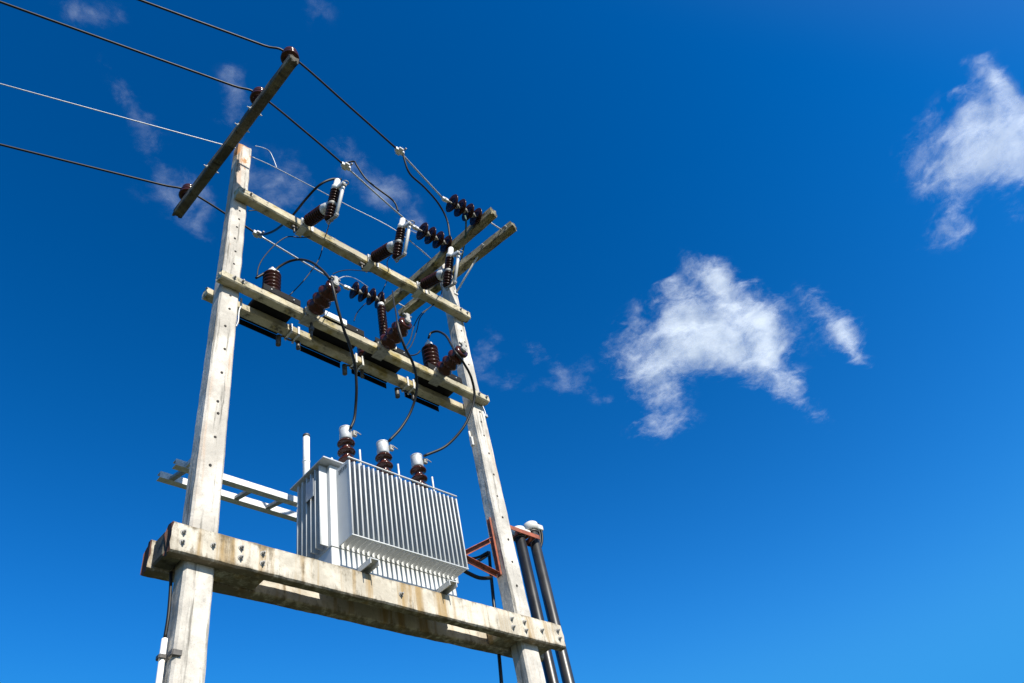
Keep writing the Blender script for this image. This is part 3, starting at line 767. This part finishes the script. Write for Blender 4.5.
# hardware hanging under the rear middle crossarm
def hanger(x, label):
    t = thing('hanger_bracket', label, 'bracket', (x, .1, 7.36), group='clamp brackets on the rear middle crossarm')
    bm = bmesh.new()
    for dx in (-.05, .03):
        box(bm, (dx, -.056, -.03), (dx + .022, -.0475, .105), .002); box(bm, (dx, .0545, -.03), (dx + .022, .063, .105), .002); box(bm, (dx, -.056, -.012), (dx + .022, .063, -.0045), .002)
    link('clamp_strap', bm, M['galv'], t)
    bm = bmesh.new(); cyl(bm, (.09, .04, -.10), (.09, .04, .0), .02, 10); cyl(bm, (-.11, .06, -.14), (-.11, .06, -.01), .026, 10); tube(bm, [(-.11, .06, -.02), (-.06, .05, .0), (0, .05, -.015), (.05, .04, .0), (.09, .04, -.03)], .010)
    link('connector', bm, M['steel_dark'], t)
    return t
h0 = hanger(.75, 'clamp bracket with dark connectors under the rear middle crossarm, between the first two trays')
dup(h0, (1.50, .1, 7.36), (0, 0, 0), 'clamp bracket with dark connectors under the rear middle crossarm, behind the left drooping cable')
dup(h0, (2.16, .1, 7.36), (0, 0, 0), 'clamp bracket with dark connectors under the rear middle crossarm, behind the centre drooping cable')
bm = bmesh.new(); cyl(bm, (.81, -.14, 7.16), (.81, -.14, 7.36), .014, 10); box(bm, (.79, -.16, 7.24), (.83, -.12, 7.30), .004)
tag(recentre(link('hanging_bolt', bm, M['steel_dark']), (.81, -.14, 7.36)), 'dark bolt hanging below the front middle crossarm under the first fat insulator', 'bolt')
for k, (cx_, lab) in enumerate(((.60, 'dark bolt tips under the upper crossarm by the first fuse cutout'), (1.47, 'dark bolt tips under the upper crossarm by the second fuse cutout'))):
    bm = bmesh.new(); cyl(bm, (cx_, -.15, 8.68), (cx_, -.15, 8.799), .012, 8); box(bm, (cx_ - .03, -.17, 8.74), (cx_ + .03, -.13, 8.775), .004)
    tag(recentre(link('hanging_bolt', bm, M['steel_dark']), (cx_, -.15, 8.8)), lab, 'bolt')

# ------------------------------------------------------------------ transformer
T = thing('transformer', 'light grey oil transformer with cooling fins standing on the platform beams', 'transformer', (1.58, .05, 4.762))
OX, OY, OZ = 1.58, .05, 4.762
def L3(x, y, z): return (x - OX, y - OY, z - OZ)
X0, X1, Y0, Y1 = .985, 2.205, -.122, .285
bm = bmesh.new()
box(bm, L3(X0, Y0, 4.774), L3(X1, Y1, 5.725), .008, 2)
box(bm, L3(X0 - .006, Y0 - .006, 4.945), L3(X1 + .006, Y1 + .006, 4.951), .0)
link('tank', bm, M['paint'], T)
bm = bmesh.new(); box(bm, L3(.893, -.172, 5.728), L3(2.20, .33, 5.742), .003); box(bm, L3(.905, -.16, 5.7425), L3(2.19, .32, 5.757), .004)
lid = link('lid', bm, M['paint_lid'], T)
for k in range(10):
    for y in (-.15, .305):
        bm = bmesh.new(); p = L3(.99 + k * .125, y, 5.757); lathe(bm, p, (0, 0, 1), [(0, .011), (.010, .011)], 6, 0, False); link('lid_bolt', bm, M['galv'], lid)
NF = 25; FX0, FX1 = 1.052, 2.19
def radiator(y0, y1, name):
    bm = bmesh.new()
    lo, hi = min(y0, y1), max(y0, y1)
    for k in range(NF):
        x = FX0 + (FX1 - FX0) * k / (NF - 1)
        r = .0045
        # a fin: flat sheet with rounded upper corner and swollen front edge
        pts = []
        s = 1 if y1 > y0 else -1
        zb, zt, rad = 4.958, 5.682, .03
        prof = [(y0, zb), (y1, zb), (y1, zt - rad)] + [(y1 - s * rad * (1 - math.cos(a)), zt - rad + rad * math.sin(a)) for a in (R(30), R(60), R(90))] + [(y0, zt)]
        va = [bm.verts.new(L3(x - r, y, z)) for y, z in prof]; vb = [bm.verts.new(L3(x + r, y, z)) for y, z in prof]
        bm.faces.new(va); bm.faces.new(vb[::-1])
        for i in range(len(prof)):
            j = (i + 1) % len(prof); bm.faces.new((va[i], va[j], vb[j], vb[i]))
        cyl(bm, L3(x, y1, zb), L3(x, y1, zt - rad * .6), .0075, 8)
    cyl(bm, L3(FX0 - .012, y1, 5.694), L3(FX1 + .012, y1, 5.694), .0075, 8)
    cyl(bm, L3(FX0 - .010, y1, 4.955), L3(FX1 + .010, y1, 4.955), .0075, 8)
    return link(name, bm, M['paint'], T)
radiator(-.124, -.303, 'radiator'); radiator(.287, .462, 'radiator')
for xs, x1 in ((X0 - .002, .918), (X1 + .002, 2.275)):
    bm = bmesh.new()
    for k in range(6):
        y = -.078 + k * .063
        box(bm, L3(min(xs, x1), y - .005, 4.965), L3(max(xs, x1), y + .005, 5.712), .001)
        cyl(bm, L3(x1, y, 4.965), L3(x1, y, 5.71), .0075, 8)
    link('end_radiator', bm, M['paint'], T)
bm = bmesh.new(); box(bm, L3(.900, -.01, 5.45), L3(.9075, .10, 5.63), .002); link('nameplate', bm, M['plate'], T)
bm = bmesh.new()
for k, (yy, hh) in enumerate(((-.165, .035), (-.185, .030), (-.205, .036), (-.228, .03), (-.25, .034), (-.268, .028))):
    box(bm, L3(1.0455, yy - .005, 5.625 - hh / 2), L3(1.0472, yy + .005, 5.625 + hh / 2), 0); box(bm, L3(1.0455, yy - .005, 5.625 + hh / 2), L3(1.0472, yy + .010, 5.632 + hh / 2), 0)
for x in (1.41, 1.46, 1.50, 1.555, 1.65, 1.70, 1.745, 1.80):
    box(bm, L3(x - .011, -.1245, 5.235), L3(x + .011, -.123, 5.275), 0)
link('lettering', bm, M['letter'], T)
for x in (1.247, 2.015):
    bm = bmesh.new()
    box(bm, L3(x - .04, -.292, 4.803), L3(x + .04, .46, 4.812), .001)
    box(bm, L3(x - .04, -.292, 4.764), L3(x - .033, .46, 4.803), .001); box(bm, L3(x + .033, -.292, 4.764), L3(x + .04, .46, 4.803), .001)
    link('support_channel', bm, M['paint'], T)
for x in (1.27, 1.682, 2.085):
    bu = None
    bm = bmesh.new()
    pr = [(.0, .05)]
    for s in (.21, .31, .41):
        pr += [(s - .045, .040), (s - .02, .042), (s - .012, .07), (s - .004, .080), (s + .006, .078), (s + .018, .055), (s + .03, .041)]
    pr += [(.455, .042)]
    lathe(bm, L3(x, .03, 5.757), (0, 0, 1), pr, 26)
    bu = link('bushing', bm, M['brown_red'], T)
    bm = bmesh.new(); lathe(bm, L3(x, .03, 6.212), (0, 0, 1), [(-.01, .05), (.0, .058), (.118, .056), (.134, .048), (.14, .02)], 24); lathe(bm, L3(x, .03, 6.212), (0, 0, 1), [(.118, .0565), (.122, .059), (.13, .059), (.134, .05)], 24)
    link('bushing_cap', bm, M['cap_grey'], bu)
    bm = bmesh.new(); box(bm, L3(x + .045, -.03, 6.25), L3(x + .085, .0, 6.31), .004); cyl(bm, L3(x + .06, -.04, 6.29), L3(x + .11, -.05, 6.26), .005, 8)
    link('terminal', bm, M['galv_dull'], bu)
for x in (1.287, 1.699, 2.092):
    bm = bmesh.new(); cyl(bm, L3(x, -.14, 5.757), L3(x, -.14, 5.985), .0085, 8); lathe(bm, L3(x, -.14, 5.757), (0, 0, 1), [(0, .022), (.02, .018)], 8); link('stud', bm, M['galv'], T)
bm = bmesh.new(); cyl(bm, L3(.965, .19, 5.757), L3(.965, .19, 6.235), .030, 16); lathe(bm, L3(.965, .19, 5.95), (0, 0, 1), [(0, .031), (.004, .034), (.012, .034), (.016, .031)], 16); link('breather_pipe', bm, M['white'], T)
bm = bmesh.new(); cyl(bm, L3(.965, .19, 6.2351), L3(.965, .19, 6.262), .032, 16); link('pipe_cap', bm, M['steel_dark'], T)

# ------------------------------------------------------------------ galvanised rack behind the left pole
rk = thing('support_rack', 'galvanised ladder rack of two channels and rungs running behind the left pole', 'rack', PATHS['rail_front'][0])
ro = Vector(PATHS['rail_front'][0])
def rail(pts, name, h=.062):
    a, b = Vector(pts[0]), Vector(pts[-1])
    d = (b - a); b2 = a + d * 1.55
    z = (a.z + b.z) / 2
    bm = bmesh.new()
    x0, x1, y = a.x, b2.x, (a.y + b.y) / 2
    box(bm, Vector((x0, y - .03, z - h / 2)) - ro, Vector((x1, y - .023, z + h / 2)) - ro, .001)
    box(bm, Vector((x0, y - .023, z + h / 2 - .007)) - ro, Vector((x1, y + .03, z + h / 2)) - ro, .001)
    box(bm, Vector((x0, y - .023, z - h / 2)) - ro, Vector((x1, y + .03, z - h / 2 + .007)) - ro, .001)
    link(name, bm, M['galv'], rk)
    return x0, x1, y, z
xa, xb, yf, zf = rail(PATHS['rail_front'], 'rail'); _, _, yb, zb_ = rail(PATHS['rail_back'], 'rail')
for k, x in enumerate([(PATHS['rung%d' % j][0][0] + PATHS['rung%d' % j][1][0]) / 2 for j in range(3)] + [1.35, 1.75]):
    bm = bmesh.new()
    a, b = Vector((x, yf + .031, zf - .012)) - ro, Vector((x, yb - .031, zb_ - .012)) - ro
    vs_ = box(bm, (-.022, 0, -.014), (.022, (b - a).length, .014), .002)
    ang = math.atan2(b.z - a.z, b.y - a.y)
    bmesh.ops.transform(bm, matrix=Matrix.Translation(a) @ Matrix.Rotation(ang, 4, 'X'), verts=vs_)
    link('rung', bm, M['galv_dull'], rk)
bm = bmesh.new(); box(bm, Vector((.05, .0565, zf - .025)) - ro, Vector((.075, yf - .031, zf + .02)) - ro, .002)
link('standoff', bm, M['galv'], rk)

# ------------------------------------------------------------------ cable pipes and red steel at the right pole
def conduit(x, y, top, label, mat='pipe'):
    t = thing('cable_pipe', label, 'pipe', (x, y, 0))
    bm = bmesh.new(); cyl(bm, (0, 0, -.2), (0, 0, top), .057, 22); lathe(bm, (0, 0, top - 3.2), (0, 0, 1), [(0, .0575), (.004, .062), (.06, .062), (.064, .0575)], 22); link('pipe', bm, M[mat], t)
    bm = bmesh.new()
    lathe(bm, (0, 0, top - .06), (0, 0, 1), [(0, .06), (.004, .076), (.055, .082), (.09, .075), (.108, .05), (.115, .0)], 22)
    box(bm, (.0, -.048, top - .03), (.150, .048, top + .04), .02, 3)
    link('weather_cap', bm, M['cap'], t)
    bm = bmesh.new(); lathe(bm, (0, 0, top - .085), (0, 0, 1), [(0, .058), (.002, .064), (.02, .064), (.0225, .058)], 22); link('cap_ring', bm, M['steel_dark'], t)
    return t
conduit(3.70, .15, 6.10, 'black cable pipe farther from the right pole, capped, with cable loops at its head', 'pipe_grey')
conduit(3.475, .15, 5.97, 'capped black cable pipe close beside the right pole, partly hidden by it')
bm = bmesh.new()
Z0, Z1 = 5.895, 5.945
box(bm, (3.06, .0565, Z0 - .01), (3.10, .0655, Z1 + .01), .002); box(bm, (3.06, .066, Z0), (3.70, .074, Z1), .002)
for xx in (3.40, 3.537, 3.625): box(bm, (xx, .0745, Z0), (xx + .012, .215, Z1), .002)
box(bm, (3.40, .2155, Z0), (3.77, .2235, Z1), .002)
tag(recentre(link('pipe_clamp', bm, M['rust']), (3.1, .06, 5.9)), 'red painted steel clamp holding the two black pipes to the right pole', 'clamp')
t = thing('steel_bracket', 'red oxide triangular steel bracket on the left side of the right pole', 'bracket', (2.885, -.01, 5.23))
bm = bmesh.new(); box(bm, (-.018, -.03, -.01), (.0055, -.022, .62), .001); box(bm, (.0, -.0215, -.01), (.0055, .03, .62), .001); link('upright', bm, M['rust'], t)
def strut(a, b, name):
    bm = bmesh.new(); a, b = Vector(a), Vector(b); d = b - a
    vs_ = box(bm, (0, -.022, -.022), (d.length, -.016, .022), .001) + box(bm, (0, -.0155, .016), (d.length, .022, .022), .001)
    bmesh.ops.transform(bm, matrix=Matrix.Translation(a) @ d.to_track_quat('X', 'Z').to_matrix().to_4x4(), verts=vs_)
    link(name, bm, M['rust'], t)
strut((-.02, .0, .375), (-.44, .0, .10), 'strut'); strut((-.02, .0, .0), (-.44, .0, .08), 'strut')

# ------------------------------------------------------------------ small things on the poles
t = thing('conduit_tube', 'white plastic tube strapped to the left face of the left pole below the platform', 'tube', (-.137, -.028, 0))
bm = bmesh.new(); cyl(bm, (0, 0, -.1), (0, 0, 4.05), .018, 14); link('tube', bm, M['white'], t)
bm = bmesh.new(); box(bm, (-.025, -.025, 3.92), (.034, -.0195, 3.945), .002); box(bm, (-.025, .0195, 3.92), (.034, .025, 3.945), .002); box(bm, (-.03, -.019, 3.92), (-.0205, .019, 3.945), .002)
box(bm, (.02, -.092, 3.915), (.075, -.0835, 3.95), .002); box(bm, (.012, -.0915, 3.915), (.0195, -.026, 3.95), .002)
link('strap', bm, M['steel_dark'], t)
bm = bmesh.new(); tube(bm, [(-.137, -.028, 4.05), (-.135, -.03, 4.2), (-.132, .0, 4.4), (-.128, .035, 4.53)], .011)
tag(recentre(link('ground_lead', bm, M['rubber']), (-.137, -.028, 4.05)), 'black lead rising out of the white tube along the left pole', 'cable')
bm = bmesh.new(); cyl(bm, (.135, -.05, 7.26), (.13, -.05, 7.36), .010, 10); tube(bm, [(.135, -.05, 7.26), (.12, -.05, 7.18), (.125, -.04, 7.05), (.10, -.06, 6.95)], .007)
tag(recentre(link('drop_wire', bm, M['wire_grey']), (.13, -.05, 7.36)), 'pale short wire hanging at the right edge of the left pole under the middle crossarm', 'wire')
bm = bmesh.new(); tube(bm, [(3.095, -.02, 7.35), (3.13, -.03, 7.30), (3.16, -.03, 7.36), (3.13, -.02, 7.55), (3.095, -.02, 7.78), (3.085, -.02, 7.9)], .006); box(bm, (3.12, -.05, 7.28), (3.17, -.02, 7.32), .004)
tag(recentre(link('tie_loop', bm, M['wire_grey']), (3.1, -.02, 7.35)), 'pale wire loop at the right end of the middle crossarm', 'wire')
bm = bmesh.new(); cyl(bm, (2.885, .02, 6.9), (2.885, .02, 7.0), .012, 8); box(bm, (2.862, -.02, 6.78), (2.888, .02, 6.9), .004)
tag(recentre(link('cable_clip', bm, M['cap']), (2.88, 0, 6.8)), 'small white clip on the left side of the right pole below the middle crossarm', 'clip')

# ------------------------------------------------------------------ conductors and jumpers
def cable(name, pts, r, mat, label, cat='cable', seg=8, group=None):
    bm = bmesh.new(); tube(bm, pts, r, seg)
    o = link(name, bm, mat); recentre(o, pts[0])
    return tag(o, label, cat, group)

def span(p, heading, slope, length=46, sag=1.1):
    """a line span leaving the pole to the next pole beyond the picture"""
    h = Vector((math.cos(R(heading)), math.sin(R(heading)), 0)); out = []
    for k in range(0, 25):
        s = length * (k / 24) ** 1.6
        out.append(Vector(p) + h * s + Vector((0, 0, slope * s * (1 - s / length))))
    return out
conds = [('near', (-.156, -1.262, 10.045), 166.0, [(-.156, -1.262, 10.045), (.7, -1.16, 10.01), (1.438, -1.07, 9.955), (2.225, -.905, 9.86)], 'near black phase conductor over the high end of the dark crossarm'),
         ('mid', (-.176, -.675, 10.045), 167.5, [(-.176, -.675, 10.045), (.5, -.60, 10.01), (1.045, -.53, 9.955), (2.18, -.355, 9.86)], 'middle black phase conductor over the dark crossarm'),
         ('far', (-.208, .865, 10.045), 165.2, [(-.208, .865, 10.045), (.3, .875, 9.995), (.709, .885, 9.935), (2.02, .935, 9.86)], 'far black phase conductor over the low end of the dark crossarm')]
for nm, p, hd, rest, lab in conds:
    # the line covering ends at the clamp; beyond it the bare strand runs to the string
    a = span(p, hd, -.085)
    rest = [Vector(q) for q in rest]
    cable('conductor', a[::-1] + rest[1:3], .0125, M['rubber'], lab)
    lab2 = {'near': 'bare strand running into the string of discs at the near end of the twin crossarms', 'mid': 'bare strand running into the middle string of discs', 'far': 'bare strand running into the far, lowest string of discs'}[nm]
    cable('bare_strand', [rest[2], rest[2].lerp(rest[3], .5) - Vector((0, 0, .004)), rest[3]], .011, M['alu'], lab2, 'wire')
    c = rest[2]
    t = thing('line_clamp', {'near': 'bright bolted clamp on the near conductor where a jumper branches off', 'mid': 'bright bolted clamp on the middle conductor above the first fuse cutout', 'far': 'bright bolted clamp on the far conductor just right of the left pole'}[nm], 'clamp', c)
    bm = bmesh.new(); box(bm, (-.06, -.024, -.026), (.06, .024, .028), .008, 2); box(bm, (-.03, -.05, -.016), (.03, .05, .016), .006); link('clamp_body', bm, M['galv'], t)
    bm = bmesh.new(); lathe(bm, (0, 0, .026), (0, 0, 1), [(0, .014), (.02, .014), (.021, .007), (.045, .007)], 6, 0, False); lathe(bm, (.04, -.05, 0), (0, -1, 0), [(0, .012), (.03, .011)], 6, 0, False); link('bolt', bm, M['galv_dull'], t)

cable('shield_wire', span((-.02, .0, 9.985), 164.6, -.085)[::-1] + [Vector((.06, .0, 9.99))], .006, M['wire_grey'], 'thin pale wire from the left edge to the top of the left pole', 'wire')
cab = [('jump_a', .014, 'rubber', 'black jumper arching from the far conductor up to the first fuse cutout'),
       ('jump_b', .011, 'rubber', 'black jumper from the middle conductor to the second fuse cutout'),
       ('jump_c', .012, 'rubber', 'black jumper curving from the near conductor down to the third fuse cutout'),
       ('fine_a', .006, 'rubber', 'thin black lead from the first fuse cutout down behind the middle crossarm'),
       ('fine_b', .006, 'rubber', 'thin black lead curling from the upper crossarm to the left post insulator'),
       ('stub_a', .013, 'rubber', 'short black cable stub left of the post insulator by the left pole'),
       ('post_loop', .013, 'rubber', 'black cable arching from the left post insulator to the first fat insulator'),
       ('drop_a', .0135, 'cable_grey', 'thick cable drooping from the first fat insulator to the left transformer bushing'),
       ('drop_b', .0135, 'cable_grey', 'thick cable drooping from the central fat insulator to the middle transformer bushing'),
       ('drop_c', .0135, 'cable_grey', 'thick cable looping past the right pole down to the right bushing'),
       ('tap_b', .008, 'cable_grey', 'thin lead from the upper crossarm to the central fat insulator'),
       ('fine_c', .008, 'rubber', 'short black lead into the left of the post insulator by the right pole'),
       ('fine_d', .006, 'rubber', 'outer one of two thin black leads curving down left of the right pole'),
       ('fine_e', .006, 'rubber', 'inner one of two thin black leads curving down left of the right pole'),
       ('fine_f', .005, 'rubber', 'thin dark lead from the first fat insulator across to the upper crossarm'),
       ('fine_g', .005, 'wire_grey', 'thin grey lead from the first fat insulator to the far string of discs'),
       ('fine_h', .006, 'rubber', 'thin black lead hanging below the far string of discs'),
       ('fine_i', .005, 'rubber', 'thin dark lead from the second fuse cutout to the slim post insulator'),
       ('fine_j', .005, 'rubber', 'thin dark wire from the left pole to the upper crossarm, above its left end'),
       ('fine_k', .006, 'rubber', 'thin dark lead below the third fuse cutout'),
       ('shield_tail', .005, 'wire_grey', 'thin pale curl of wire at the top of the left pole'),
       ('shield_span', .0055, 'wire_grey', 'thin pale wire strung from the left pole to the twin crossarms'),
       ('loop_wire', .006, 'wire_grey', 'pale twisted wire loop left of the middle string of discs'),
       ('green_wire', .012, 'green', 'dark green lead hanging from the near string of discs across the twin crossarm'),
       ('low_cable_a', .013, 'rubber', 'upper one of the black cables between the transformer and the right pole'),
       ('low_cable_b', .015, 'rubber', 'middle one of the black cables between the transformer and the right pole'),
       ('low_cable_c', .018, 'rubber', 'lowest one of the black cables between the transformer and the right pole'),
       ('drop_tail', .016, 'pipe', 'black cable hanging down behind the right end of the platform'),
       ('head_loop_a', .013, 'rubber', 'outer black cable loop under the cap of the right black pipe'),
       ('head_loop_b', .013, 'rubber', 'inner black cable loop under the cap of the right black pipe')]
for k, r, mt, lab in cab:
    cable('cable' if mt not in ('wire_grey', 'green') else 'wire', PATHS[k], r, M[mt], lab, 'cable' if mt not in ('wire_grey', 'green') else 'wire')
